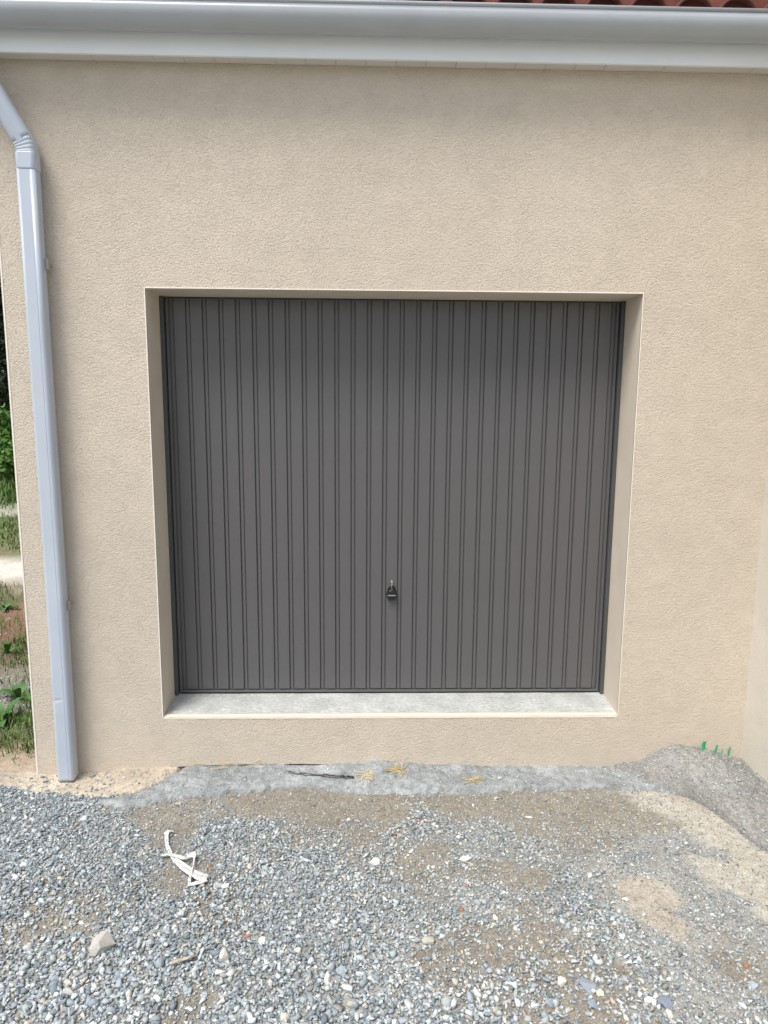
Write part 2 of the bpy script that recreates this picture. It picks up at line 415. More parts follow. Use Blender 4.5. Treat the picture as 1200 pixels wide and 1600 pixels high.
gx = axis([(-400, -60, 40), (-60, -16, 4), (-16, -7, .5), (-7, -2.9, .1), (-2.9, 2.2, .011), (2.2, 12, .7), (12, 60, 6), (60, 400, 40)])
gy = axis([(-400, -60, 40), (-60, -8, 4), (-8, -2.1, .4), (-2.1, .06, .011), (.06, 3, .05), (3, 10, .15), (10, 24, .6), (24, 60, 6), (60, 400, 40)])
tag(grid_obj('ground', gx, gy, ground_h, M['soil'], colf=ground_col), 'brown and grey bare soil of the unfinished yard in front of the garage', kind='structure')
st = grid_obj('mortar_strip', np.arange(-1.60, 1.42, .009), np.arange(-.40, .03, .009), strip_h, M['mortar'], keep=lambda x, y, z: z > -.345)
tag(st, 'rough grey mortar strip along the foot of the garage wall', kind='structure')
mo = grid_obj('grit_mound', np.arange(1.0, 1.90, .009), np.arange(-1.0, .03, .009), mound_h, M['grit'], keep=lambda x, y, z: z > -.345)
tag(mo, 'dark grey heap of grit piled in the corner of the two walls', kind='structure')
sp = grid_obj('mortar_spill', np.arange(-2.22, -.99, .009), np.arange(-.3, .03, .009), spill_h, M['spill'], keep=lambda x, y, z: z > -.345)
tag(sp, 'beige mortar spilled at the foot of the wall beside the downpipe', kind='structure')


def top_h(x, y):
    h = ground_h(x, y)
    h = np.where((y > -.42) & (y < .03) & (x > -1.6) & (x < 1.4), np.maximum(h, strip_h(x, y)), h)
    h = np.where((y > -1.0) & (y < .03) & (x > 1.0), np.maximum(h, mound_h(x, y)), h)
    h = np.where((y > -.3) & (y < .03) & (x < -.98) & (x > -2.22), np.maximum(h, spill_h(x, y)), h)
    return h


def surface_kind(x, y):
    """0 open ground, 1 strip, 2 mound, 3 spill"""
    g = ground_h(x, y); k = np.zeros(x.shape, int)
    a = (y > -.42) & (y < .03) & (x > -1.6) & (x < 1.4) & (strip_h(x, y) > g); k[a] = 1
    b = (y > -1.) & (y < .03) & (x > 1.0) & (mound_h(x, y) > g); k[b] = 2
    c = (y > -.3) & (y < .03) & (x < -.98) & (x > -2.22) & (spill_h(x, y) > g) & (k == 0); k[c] = 3
    return k


# ------------------------------------------------------------------ stones
def hull_template(npts, seed, cut=.0):
    r = random.Random(seed); bm = bmesh.new()
    for _ in range(npts):
        v = Vector((r.gauss(0, 1), r.gauss(0, 1), r.gauss(0, 1))).normalized() * r.uniform(.82, 1.05)
        bm.verts.new(v)
    bmesh.ops.convex_hull(bm, input=bm.verts)
    loose = [v for v in bm.verts if not v.link_faces]
    bmesh.ops.delete(bm, geom=loose, context='VERTS')
    bmesh.ops.triangulate(bm, faces=bm.faces); bmesh.ops.recalc_face_normals(bm, faces=bm.faces)
    bm.verts.ensure_lookup_table(); bm.verts.index_update()
    V = np.array([v.co[:] for v in bm.verts]); T = np.array([[v.index for v in f.verts] for f in bm.faces]); bm.free()
    return V, T


def rand_rot(n, tilt=math.pi):
    a = rng.uniform(0, 2 * math.pi, n); b = rng.normal(0, tilt, n); c = rng.normal(0, tilt, n)
    ca, sa, cb, sb, cc, sc_ = np.cos(a), np.sin(a), np.cos(b), np.sin(b), np.cos(c), np.sin(c)
    o = np.zeros(n); i = np.ones(n)
    Rz = np.stack([ca, -sa, o, sa, ca, o, o, o, i], -1).reshape(-1, 3, 3)
    Rx = np.stack([i, o, o, o, cb, -sb, o, sb, cb], -1).reshape(-1, 3, 3)
    Ry = np.stack([cc, o, sc_, o, i, o, -sc_, o, cc], -1).reshape(-1, 3, 3)
    return Rx @ Ry @ Rz


def scatter(name, pos, size, tint, m, npts, ntemp=14, flat=.62, tilt=.35, sink=.35):
    """many small angular stones as one mesh"""
    Vs, Ts, Cs = [], [], []; off = 0
    which = rng.integers(0, ntemp, len(pos))
    for k in range(ntemp):
        V, T = hull_template(npts, 100 + k + npts * 7)
        I = np.where(which == k)[0]; n = len(I)
        if not n: continue
        S = size[I][:, None] * np.c_[rng.uniform(.75, 1.3, n), rng.uniform(.6, 1., n), rng.uniform(flat * .6, flat * 1.35, n)]
        P = (V[None] * S[:, None, :]) @ rand_rot(n, tilt).transpose(0, 2, 1) + pos[I][:, None, :]
        P[:, :, 2] += (size[I] * flat * (1 - 2 * sink))[:, None] * .8
        Vs.append(P.reshape(-1, 3)); Ts.append((T[None] + (np.arange(n) * len(V))[:, None, None]).reshape(-1, 3) + off)
        Cs.append(np.repeat(tint[I], len(V), 0)); off += n * len(V)
    P = np.concatenate(Vs); T = np.concatenate(Ts); C_ = np.concatenate(Cs)
    me = bpy.data.meshes.new(name)
    me.vertices.add(len(P)); me.vertices.foreach_set('co', P.ravel())
    me.loops.add(T.size); me.loops.foreach_set('vertex_index', T.ravel().astype(np.int32))
    me.polygons.add(len(T)); me.polygons.foreach_set('loop_start', (np.arange(len(T)) * 3).astype(np.int32))
    me.update(calc_edges=True)
    a = me.color_attributes.new('tint', 'FLOAT_COLOR', 'POINT'); a.data.foreach_set('color', np.c_[C_, np.ones(len(C_))].ravel())
    me.materials.append(m)
    o = bpy.data.objects.new(name, me); COL.objects.link(o)
    return o


PAL = 1.07 * np.array((.97, 1.0, 1.02)) * np.array([(.225, .262, .285), (.30, .335, .35), (.165, .19, .205), (.41, .435, .43), (.49, .505, .495), (.60, .605, .58), (.40, .35, .28), (.34, .33, .30), (.48, .43, .35)])
W_BLUE = np.array([.30, .28, .12, .14, .06, .02, .02, .05, .01])
W_MIX = np.array([.09, .16, .04, .25, .22, .06, .04, .10, .04])


def stone_cols(bl):
    n = len(bl); W = W_BLUE[None] * bl[:, None] + W_MIX[None] * (1 - bl[:, None])
    cum = np.cumsum(W / W.sum(1, keepdims=True), 1); k = (rng.random(n)[:, None] > cum).sum(1).clip(0, 8)
    return PAL[k] * rng.uniform(.82, 1.22, (n, 1)) * (1 + rng.normal(0, .02, (n, 3)))


def gen(n, x0, x1, y0, y1):
    return rng.uniform(x0, x1, n), rng.uniform(y0, y1, n)


# open gravel
x, y = gen(135000, -2.6, 1.88, -2.05, -.02)
cov, s, bl, C3 = zone(x, y); k = surface_kind(x, y)
vis = (np.abs(x + .1) < 1.55 + .55 * (y + 2.05)) | (y > -.9)
s = np.where(k == 2, .85, np.where(k == 1, .7, s)); cov = np.where(k == 2, .20, np.where(k == 1, .16, np.where(k == 3, .14, np.where(C3[:, 0] > .4, cov, np.maximum(cov, .09)))))
acc = (rng.random(len(x)) < cov ** 1.15 * np.clip(1.55 / s, .7, 1.6) ** 1.2 * .9) & vis
x, y, s, bl, cov = x[acc], y[acc], s[acc], bl[acc], cov[acc]
size = s * .01 * .5 * np.exp(rng.normal(-.16, .42, len(x))).clip(.35, 2.6)
gz = top_h(x, y) + rng.uniform(0, .007, len(x)) * cov
gravel = scatter('gravel', np.c_[x, y, gz], size, stone_cols(bl), M['stone'], 12)
tag(gravel, 'blue grey crushed stone gravel spread over the yard', kind='stuff')

# fine grit on the soil, the strip and the heap
x, y = gen(125000, -2.3, 1.88, -1.9, -.005)
cov, s, bl, sc_ = zone(x, y); k = surface_kind(x, y)
pale = sc_[:, 0] > .36
pr = np.where(k == 0, np.where(pale, .42, .72), np.where(k == 1, .42 * sstep(-.1, .4, fnoise(x, y, 23, 3, 12)), np.where(k == 2, .8, .12)))
vis = (np.abs(x + .1) < 1.45 + .55 * (y + 2.05)) | (y > -.9)
acc = (rng.random(len(x)) < pr) & vis
x, y, k, bl = x[acc], y[acc], k[acc], bl[acc]
tc_ = stone_cols(bl * .5) * .9; tc_[k == 2] *= .85; g1 = (k == 1) & (rng.random(len(x)) < .7); tc_[g1] = np.array((.36, .375, .385)) * rng.uniform(.75, 1.2, (int(g1.sum()), 1))
soilish = rng.random(len(x)) < .45
tc_[soilish & (k == 0)] = np.array((.27, .225, .165)) * rng.uniform(.7, 1.35, (int((soilish & (k == 0)).sum()), 1))
size = .0031 * np.exp(rng.normal(0, .42, len(x))).clip(.5, 2.6)
grit = scatter('grit', np.c_[x, y, top_h(x, y)], size, tc_, M['stone'], 7, ntemp=8, flat=.7, tilt=.6)
tag(grit, 'fine loose grit lying on the soil and mortar', kind='stuff')

# stones in the rough ground beside the house
x, y = gen(16000, -4.2, -1.9, .02, 3.0)
acc = rng.random(len(x)) < np.where((y > .75) & (y < 1.5) & (fnoise(x, y, 71, 2, 2) > -.2), .8, .14)
x, y = x[acc], y[acc]
o = scatter('rubble', np.c_[x, y, ground_h(x, y)], rng.uniform(.003, .014, len(x)), stone_cols(np.full(len(x), .2)) * .8, M['stone'], 9, ntemp=6)
tag(o, 'loose stones in the rough ground beside the house corner', kind='stuff')

# ------------------------------------------------------------------ the house
house = empty('house', (0, 0, -.3))
tag(house, 'beige rendered house with grey ribbed garage door, white fascia, grey gutter and downpipe', 'house')


def hpart(o, label=None, parent=house):
    o.parent = parent
    if parent is house: o.matrix_parent_inverse = Matrix.Translation((0, 0, .3))
    if label: o['label'] = label
    return o


XL, XR, HT, DEP, ZG = -1.8731, 1.8875, 2.1671, .2175, 3.1619
OX = 1.2
# front wall with the opening; the render stops at a ragged line just above the footing
bx = [XL, -1.7, -1.5, -1.4, -1.2, -1.06, -.8, -.5, -.3, -.1, .1, .3, .6, .9, 1.2, 1.5, XR]
bz = [-.345, -.345, -.315, -.30, -.282, -.275, -.268, -.266, -.272, -.268, -.272, -.285, -.29, -.30, -.30, -.30, -.30]
V, Fc = [], []
for a, b in zip(bx, bz): V += [(a, 0, b), (a, 0, 0)]
for i in range(len(bx) - 1): Fc.append((2 * i, 2 * i + 2, 2 * i + 3, 2 * i + 1))
n0 = len(V)
V += [(XL, 0, 0), (-OX, 0, 0), (-OX, 0, HT), (XL, 0, HT), (OX, 0, 0), (XR, 0, 0), (XR, 0, HT), (OX, 0, HT), (XL, 0, 3.4), (XR, 0, 3.4)]
Fc += [(n0, n0 + 1, n0 + 2, n0 + 3), (n0 + 4, n0 + 5, n0 + 6, n0 + 7), (n0 + 3, n0 + 6, n0 + 9, n0 + 8)]
# underside lip of the render coat, 18 mm thick
n1 = len(V)
for a, b in zip(bx, bz): V += [(a, 0, b), (a, .03, b + .004)]
for i in range(len(bx) - 1): Fc.append((n1 + 2 * i, n1 + 2 * i + 1, n1 + 2 * i + 3, n1 + 2 * i + 2))
wall = obj('wall', V, Fc, M['render']); hpart(wall)
hpart(box('footing', XL + .01, XR, .022, .3, -.9, -.20, M['block']), 'brown foundation showing below the render')
hpart(obj('wall', [(XL, 0, -.6), (XL, 0, 3.4), (XL, 7, 3.4), (XL, 7, -.6), (XL, 7, -.6), (XR, 7, -.6), (XR, 7, 3.4), (XL, 7, 3.4)], [(0, 1, 2, 3), (4, 5, 6, 7)], M['render']), 'beige side and rear wall of the garage')
bm = bmesh.new(); add_box(bm, XR, 6.0, -3.4, 7, -.7, 3.4)
rw = from_bm('wall', bm, M['render_lit']); hpart(rw, 'paler return wall meeting the garage wall in the corner, its colour lightened as if lit')
# reveal of the opening, smooth
rv = bmesh.new()
add_box(rv, -OX - .1, -OX, .001, .32, -.05, HT + .1); add_box(rv, OX, OX + .1, .001, .32, -.05, HT + .1); add_box(rv, -OX - .1, OX + .1, .0015, .32, HT, HT + .12)
reveal = from_bm('reveal', rv, M['smooth']); hpart(reveal, 'smooth beige reveal round the garage opening')
# white arris beads
for (a, b, c, d) in ((-OX - .0055, -OX, -.004, HT + .0055), (OX, OX + .0055, -.004, HT + .0055), (-OX, OX, HT, HT + .0055)):
    hpart(box('corner_bead', a, b, -.0025, .006, c, d, M['bead'], bevel=.001))
hpart(box('corner_bead', XL - .003, XL + .006, -.0025, .006, -.335, 3.3, M['bead'], bevel=.001), 'pale corner bead on the outer corner of the garage')
# threshold: brushed concrete falling outwards with a render-coloured lip
sill = bmesh.new()
nseg = 60; sx = np.linspace(-OX, OX, nseg + 1)
rows = [(.026, .0015), (.06, .0065), (.12, .0135), (.17, .019), (.23, .0235), (.32, .026)]
grid = [[sill.verts.new((a, yy + (.006 * fnoise(np.array(a), np.array(0.), 81, 3, 4) if j == 0 else 0), zz + .0012 * float(fnoise(np.array(a), np.array(yy), 83, 2, 14)))) for a in sx] for j, (yy, zz) in enumerate(rows)]
for j in range(len(rows) - 1):
    for i in range(nseg): sill.faces.new((grid[j][i], grid[j][i + 1], grid[j + 1][i + 1], grid[j + 1][i]))
hpart(from_bm('threshold', sill, M['concrete'], smooth=True), 'pale brushed concrete threshold under the garage door')
lip = bmesh.new()
rows = [(-.0012, -.012), (-.0012, -.003), (.004, .001), (.022, .0050), (.034, .0035), (.045, -.01)]
grid = [[lip.verts.new((a, yy + .0015 * float(fnoise(np.array(a), np.array(yy), 85, 2, 20)) + (.006 * float(fnoise(np.array(a), np.array(3.), 87, 3, 6)) if j > 2 else 0), zz)) for a in sx] for j, (yy, zz) in enumerate(rows)]
for j in range(len(rows) - 1):
    for i in range(nseg): lip.faces.new((grid[j][i], grid[j][i + 1], grid[j + 1][i + 1], grid[j + 1][i]))
hpart(from_bm('threshold_lip', lip, M['smooth'], smooth=True), 'beige render lip along the front of the threshold')

# ---- garage door
door = box('garage_door', -1.172, 1.172, .2520, .262, .032, 2.165, M['door']); hpart(door, 'grey brown metal up-and-over door with vertical ribs')
NP = 27; GR = .021; X0 = -1.137; PITCHX = (1.137 * 2 + GR) / NP; PW = PITCHX - GR
RW = GR - .0066


def ribbed(w):
    h = w / 2; y0, y1 = .2405, .2525
    V = [(-h, y1, .050), (h, y1, .050), (h, y1, 2.160), (-h, y1, 2.160), (-h + .0025, y0, .053), (h - .0025, y0, .053), (h - .0025, y0, 2.158), (-h + .0025, y0, 2.158)]
    bm = bmesh.new(); vs = [bm.verts.new(v) for v in V]
    for f in ((0, 4, 5, 1), (1, 5, 6, 2), (2, 6, 7, 3), (3, 7, 4, 0), (4, 7, 6, 5)): bm.faces.new([vs[i] for i in f])
    es = [e for e in bm.edges if all(abs(v.co.y - y0) < 1e-6 for v in e.verts)]
    bmesh.ops.bevel(bm, geom=es, offset=.0012, segments=2, affect='EDGES')
    return bm


p0 = from_bm('panel', ribbed(PW), M['door'], door)
p0.location.x = X0 + PW / 2
for i in range(1, NP):
    c = p0.copy(); COL.objects.link(c); c.parent = door
    c.location.x = X0 + PW / 2 + i * PITCHX
    c.location.y = random.uniform(-.0003, .0003)
rib0 = box('rib', -RW / 2, RW / 2, .2462, .2510, .050, 2.160, M['door'], door, bevel=.001)
rib0.location.x = X0 - GR / 2
for i in range(1, NP + 1):
    c = rib0.copy(); COL.objects.link(c); c.parent = door; c.location.x = X0 - GR / 2 + i * PITCHX
for s in (-1, 1):
    a, b = sorted((s * 1.1755, s * 1.1625))
    box('side_rail', a, b, .2385, .2525, .032, 2.163, M['door'], door, bevel=.0015)
box('bottom_rail', -1.162, 1.162, .2385, .2525, .0325, .0455, M['door'], door, bevel=.0015)
box('bottom_gap_shade', -1.17, 1.17, .244, .258, .0235, .0322, M['dark'], door)  # near-black strip painted in for the shaded gap under the leaf
frame = box('door_frame', -OX, OX, .275, .3, .01, HT - .001, M['dark']); hpart(frame, 'dark steel frame round the garage door')
for s in (-1, 1):
    a, b = sorted((s * 1.1795, s * 1.199))
    box('frame_post', a, b, DEP + .0, .29, .0245, HT - .002, M['frame'], frame, bevel=.002)
    a, b = sorted((s * 1.177, s * 1.1905))
hb = box('frame_head', -1.178, 1.178, .246, .29, 2.1655, HT - .001, M['frame'], frame)

# handle: pear shaped black plate, turning knob with a bright bar for its highlight, keyhole with key
bm = bmesh.new()


def disc(bm, cx, cz, r, y0, y1, seg=32, mi=0, bev=.0015, sx_=1., sz_=1.):
    a = [bm.verts.new((cx + r * sx_ * math.cos(t), y0, cz + r * sz_ * math.sin(t))) for t in np.linspace(0, 2 * math.pi, seg, endpoint=False)]
    b = [bm.verts.new((cx + (r - bev) * sx_ * math.cos(t), y1 + bev, cz + (r - bev) * sz_ * math.sin(t))) for t in np.linspace(0, 2 * math.pi, seg, endpoint=False)]
    m_ = [bm.verts.new((v.co.x, y1 + bev * 2, v.co.z)) for v in a]
    fs = [bm.faces.new((a[i], a[(i + 1) % seg], m_[(i + 1) % seg], m_[i])) for i in range(seg)]
    fs += [bm.faces.new((m_[i], m_[(i + 1) % seg], b[(i + 1) % seg], b[i])) for i in range(seg)]
    fs.append(bm.faces.new(b))
    for f in fs: f.material_index = mi


def pear(t):
    # outline of the plate, t from 0 to 2 pi
    r1, z1, r2, z2 = .0295, .5965, .0215, .6265
    P = []
    ang = math.asin((r1 - r2) / (z2 - z1))
    for q in np.linspace(math.pi - ang, 2 * math.pi + ang, 22): P.append((r1 * math.cos(q), z1 + r1 * math.sin(q)))
    for q in np.linspace(ang, math.pi - ang, 14): P.append((r2 * math.cos(q), z2 + r2 * math.sin(q)))
    return P


P = pear(0)
a = [bm.verts.new((px, .2405, pz)) for px, pz in P]; b = [bm.verts.new((px, .236, pz)) for px, pz in P]
c = [bm.verts.new((px * .93, .2345, .605 + (pz - .605) * .94)) for px, pz in P]
for i in range(len(P)):
    j = (i + 1) % len(P); bm.faces.new((a[i], a[j], b[j], b[i])); bm.faces.new((b[i], b[j], c[j], c[i]))
bm.faces.new(c)
handle = from_bm('handle', bm, M['black'], door); handle['label'] = 'black pear shaped handle plate with turning knob'
bm = bmesh.new(); disc(bm, 0, .5955, .0285, .2345, .216); from_bm('knob', bm, M['black'], handle)
bm = bmesh.new(); add_box(bm, -.022, .022, .2115, .2175, .594, .600, .0015); from_bm('grip_highlight', bm, M['steel'], handle)  # bright bar modelled in place of the highlight along the handle edge
bm = bmesh.new()
tpts = [(-.014, .6185), (-.008, .6235), (0, .625), (.008, .6235), (.014, .6185)]
for i in range(4):
    (xa, za), (xb, zb) = tpts[i], tpts[i + 1]
    vs = [bm.verts.new(v) for v in ((xa, .2335, za - .001), (xb, .2335, zb - .001), (xb, .2335, zb + .001), (xa, .2335, za + .001))]
    bm.faces.new(vs)
disc(bm, 0, .634, .0028, .2345, .2325, 12, bev=.0005)
from_bm('rim_mark', bm, M['steel'], handle)
bm = bmesh.new(); disc(bm, 0, .668, .0062, .2405, .233, 20, sz_=1.1, bev=.001)
cyl = from_bm('lock_cylinder', bm, M['steel'], door)
bm = bmesh.new(); add_box(bm, -.0012, .0042, .2235, .2325, .650, .668, .0008); add_box(bm, -.0035, .0005, .2215, .2245, .644, .660, .0006)
from_bm('key', bm, M['steel'], cyl)

# ---- eaves
FY = -.080
fascia = extrude_x('fascia', [(FY, ZG - .004), (FY, 3.325), (FY + .02, 3.325), (FY + .02, ZG + .014), (-.066, ZG + .008), (-.066, ZG - .004)], -2.35, XR, M['white']); hpart(fascia, 'white fascia board above the garage wall')
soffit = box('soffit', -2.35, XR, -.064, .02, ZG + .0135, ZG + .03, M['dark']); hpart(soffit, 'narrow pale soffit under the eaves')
bw = .137
s0 = box('board', 0, bw - .0015, -.0655, -.002, ZG + .001, ZG + .0125, M['soffit'], soffit, bevel=.0012)
s0.location.x = -2.34
for i in range(1, 31):
    c = s0.copy(); COL.objects.link(c); c.parent = soffit; c.location.x = -2.34 + i * bw; c.location.z = random.uniform(-.0012, .0008)
# gutter: half round with rolled bead
cy_, cz_, Rg = -.147, 3.291, .0645
prof = [(FY - .001, cz_ + .035)]
for t in np.linspace(0, math.pi, 26): prof.append((cy_ + Rg * math.cos(t), cz_ - Rg * math.sin(t)))
prof += [(cy_ - Rg, cz_ + .020)]
th = .0022
inner = [(cy_ - Rg + th, cz_ + .020)] + [(cy_ + (Rg - th) * math.cos(t), cz_ - (Rg - th) * math.sin(t)) for t in np.linspace(math.pi, 0, 26)] + [(FY - .001 - th, cz_ + .035)]
gut = extrude_x('gutter', prof + inner, -2.35, XR - .004, M['gutter'], smooth=True, nx=20)
for p in gut.data.polygons:
    if len(p.vertices) > 4: p.use_smooth = False
hpart(gut, 'half round grey gutter under the tiles')
bc = (cy_ - Rg + .003, cz_ + .0300)
extrude_x('rolled_edge', [(bc[0] + .0085 * math.cos(t), bc[1] + .0085 * math.sin(t)) for t in np.linspace(0, 2 * math.pi, 16, endpoint=False)], -2.35, XR - .004, M['gutter'], gut, smooth=True)
box('joint_sleeve', .9, .9 + .004, cy_ - Rg - .0006, cy_ - Rg + .001, cz_ - .01, cz_ + .01, M['gutter'], gut)


# ---- downpipe
def tube(path, prof_fn, name, m, parent=None, smooth=True, caps=True):
    V, Fc = [], []; n = None
    path = [Vector(p) for p in path]
    for i, p in enumerate(path):
        d = (path[min(i + 1, len(path) - 1)] - path[max(i - 1, 0)]).normalized()
        ux = Vector((1, 0, 0)) - d * d.x; ux.normalize(); uy = d.cross(ux)
        if uy.y > 0: uy = -uy
        pr = prof_fn(i); n = len(pr)
        V += [p + ux * a + uy * (-b) for a, b in pr]
    for i in range(len(path) - 1):
        for j in range(n):
            a = i * n + j; b = i * n + (j + 1) % n
            Fc.append((a, b, b + n, a + n))
    if caps: Fc += [tuple(range(n)), tuple(range(len(V) - n, len(V)))[::-1]]
    bm = bmesh.new(); vs = [bm.verts.new(v) for v in V]
    for f in Fc: bm.faces.new([vs[i] for i in f])
    o = from_bm(name, bm, m, parent, smooth)
    for p in o.data.polygons:
        if len(p.vertices) > 4: p.use_smooth = False
        elif len(p.vertices) == 4:
            c_ = [o.data.vertices[v].co for v in p.vertices]
            if min((c_[1] - c_[0]).length, (c_[2] - c_[1]).length) > .0125 and name in ('downpipe', 'socket', 'sloping_pipe'): p.use_smooth = False
    return o


def rsq(hw, hd, r, groove=False, seg=6):
    """rounded rectangle, optional seam line near the right front edge"""
    P = []
    for cx, cyy, a0 in ((hw - r, hd - r, 0), (-hw + r, hd - r, 90), (-hw + r, -hd + r, 180), (hw - r, -hd + r, 270)):
        for k in range(seg + 1):
            t = math.radians(a0 + 90 * k / seg); P.append((cx + r * math.cos(t), cyy + r * math.sin(t)))
    if groove:   # along the front (negative depth) side
        g = hw - r - .005
        i = max(range(len(P)), key=lambda q: (P[q][1] < -hd + 1e-6, -abs(P[q][0] - (-hw + r))))
        P = P[:i + 1] + [(g - .0022, -hd), (g - .0008, -hd + .0025), (g + .0008, -hd + .0025), (g + .0022, -hd)] + P[i + 1:]
    return P


HW, HD, PX, PY = .0425, .038, -1.6845, -.062
zs_ = [-.302, -.29, -.1, .12, .135, .15, .3, 1, 2, 2.70]


def vp(i):
    P = rsq(HW, HD, .017, True)
    if zs_[i] == .135: P = [(a, b + (.003 if b < -HD + .004 and a < .012 else 0)) for a, b in P]
    return P


pipe = tube([(PX + .0015 * math.sin(z * 2), PY, z) for z in zs_], vp, 'downpipe', M['pipe'], caps=True)
hpart(pipe, 'grey downpipe running down the wall by the outer corner')
tube([(PX, PY, 2.665), (PX, PY, 2.672), (PX, PY, 2.735), (PX, PY, 2.742)], lambda i: rsq(HW + (.0016 if 0 < i < 3 else .0004), HD + (.0016 if 0 < i < 3 else .0004), .019), 'socket', M['pipe'], pipe)
epath, erad = [], []
e0 = Vector((PX, PY, 2.735)); ang0 = 0; a1 = math.radians(27.5)
K = 26
pcur = e0.copy()
for i in range(K + 1):
    t = i / K; a = a1 * t
    epath.append(pcur.copy()); pcur = pcur + Vector((-math.sin(a), -.32 * math.sin(a), math.cos(a))) * (.062 / K)
    erad.append(.0016 * (.5 - .5 * math.cos(t * 2 * math.pi * 4.0)) if 0.05 < t < .97 else 0)
tube(epath, lambda i: rsq(HW + erad[i], HD + erad[i], .022), 'elbow', M['pipe'], pipe, caps=False)
dv = Vector((-math.sin(a1), -.32 * math.sin(a1), math.cos(a1))).normalized()
tube([epath[-1] + dv * s for s in (-.004, .02, .2, .42)], lambda i: rsq(HW + .001, HD + .001, .03), 'sloping_pipe', M['pipe'], pipe)
for z in (2.262, .618):
    bm = bmesh.new()
    add_box(bm, PX + HW - .002, PX + HW + .016, -.056, -.030, z - .024, z + .024, .001)
    add_box(bm, PX + HW + .004, PX + HW + .009, -.030, .002, z - .006, z + .006)
    disc(bm, PX + HW + .0065, z + .011, .0042, -.05, -.058, 10, bev=.0006)
    disc(bm, PX + HW + .0065, z - .010, .0042, -.05, -.058, 10, bev=.0006)
    for f in list(bm.faces): f.material_index = 0
    from_bm('bracket', bm, M['zinc'], pipe)

# ---- roof
roof = obj('roof', [(-2.4, -.07, 3.322), (XR, -.07, 3.322), (XR, 3.5, 4.5), (-2.4, 3.5, 4.5), (-2.4, 7.4, 3.3), (XR, 7.4, 3.3),
                    (-2.4, -.07, 3.30), (XR, -.07, 3.30), (-2.4, 7.4, 3.27), (XR, 7.4, 3.27)], [(0, 1, 2, 3), (3, 2, 5, 4), (0, 6, 7, 1), (4, 5, 9, 8), (6, 8, 9, 7), (0, 3, 4, 8, 6), (1, 7, 9, 5, 2)], M['tile'])
hpart(roof, 'dark red terracotta tiled roof')
sl = math.atan2(1.14, 3.57)
bm = bmesh.new()
R_, L_ = .085, .42
for (ya, ra) in ((0, 1.),):
    pass
ring = []
for yy, rr in ((0., R_), (L_, R_ * .82)):
    for r2 in (rr, rr - .012):
        ring.append([bm.verts.new((r2 * math.cos(t), yy, r2 * math.sin(t) * .75)) for t in np.linspace(0, math.pi, 11)])
for i in range(10):
    bm.faces.new((ring[0][i], ring[0][i + 1], ring[2][i + 1], ring[2][i])); bm.faces.new((ring[1][i], ring[1][i + 1], ring[3][i + 1], ring[3][i]))
    bm.faces.new((ring[0][i], ring[0][i + 1], ring[1][i + 1], ring[1][i]))
t0 = from_bm('tile', bm, M['tile'], roof, smooth=True)
t0.rotation_euler = (sl, 0, 0)
first = True
for row in range(3):
    for i in range(21):
        c = t0 if first else t0.copy()
        if not first: COL.objects.link(c); c.parent = roof
        first = False
        yy = -.120 + row * .36 * math.cos(sl)
        c.location = (-2.3 + i * .2 + random.uniform(-.006, .006), yy + random.uniform(-.008, .008), 3.372 + (yy + .07) * math.tan(sl))
        c.rotation_euler = (sl, 0, random.uniform(-.015, .015))
box('eaves_closure', -2.4, XR, -.094, -.088, 3.325, 3.43, M['tile'], roof)
# eaves of the return wing
hpart(box('fascia', XR - .09, XR - .07, -3.5, -.25, ZG + .25, 3.62, M['white']), 'white fascia of the return wing')
hpart(box('roof', XR - .07, 6.1, -3.5, 7.1, 3.4, 3.62, M['tile']), 'roof slab of the return wing')


# ------------------------------------------------------------------ countable stones
def rock(name, label, px, py, w_, l_, h_, col=(.4, .4, .38), rot=0., seed=1, npts=22, m=None, group=None, cat='stone', tilt=0., up=0., round_=False):
    V, T = hull_template(npts, 900 + seed)
    if not round_:
        V = np.sign(V) * np.abs(V) ** .8
    V = V * np.array((w_ / 2, l_ / 2, h_ / 2))
    x_, y_ = at(px, py, -.295)
    o = obj(name, V, [tuple(t) for t in T], m or M['stone'])
    a = o.data.color_attributes.new('tint', 'FLOAT_COLOR', 'POINT')
    a.data.foreach_set('color', [c for _ in range(len(V)) for c in (*col, 1)])
    o.location = (x_, y_, float(top_h(np.array([x_]), np.array([y_]))[0]) + h_ * .32 + up)
    o.rotation_euler = (tilt, random.uniform(-.1, .1), rot)
    return tag(o, label, cat, group)


S = 'large grey stones on the gravel'
rock('stone', 'largest grey angular stone, wedge shaped, lying on the gravel at the left', 160, 1475, .105, .075, .062, (.46, .45, .41), .9, 1, 15, tilt=.35, up=.004)
rock('stone', 'upright pale grey block stone on the gravel below the white plastic strip', 351, 1492, .042, .055, .05, (.48, .47, .43), .2, 2, 14)
rock('stone', 'round white stone on the gravel in line with the door handle', 587, 1345, .042, .042, .036, (.72, .74, .73), .2, 3, 60, round_=True)
rock('stone', 'flat white irregular stone, the widest white one on the gravel', 727, 1338, .062, .036, .024, (.74, .74, .70), .1, 4, 18)
rock('stone', 'long blue grey slab stone near the bottom edge, with a cream pebble beside it', 919, 1537, .060, .075, .028, (.26, .30, .35), .5, 5, 12)
rock('stone', 'pointed dark blue slab stone at the bottom, right of the cream pebble', 1038, 1560, .045, .070, .026, (.22, .26, .32), .6, 6, 11)
rock('pebble', 'smooth cream pebble touching the long blue grey slab', 938, 1549, .028, .032, .026, (.58, .55, .44), 0, 7, 50, cat='pebble', round_=True)
rock('stone', 'flat tan grey stone lying on the gravel between two white pebbles', 669, 1466, .055, .034, .026, (.42, .40, .34), .1, 8, 14)
rock('stone', 'triangular blue grey flat stone among the bottom centre gravel', 534, 1514, .048, .050, .02, (.33, .38, .42), .4, 9, 9)
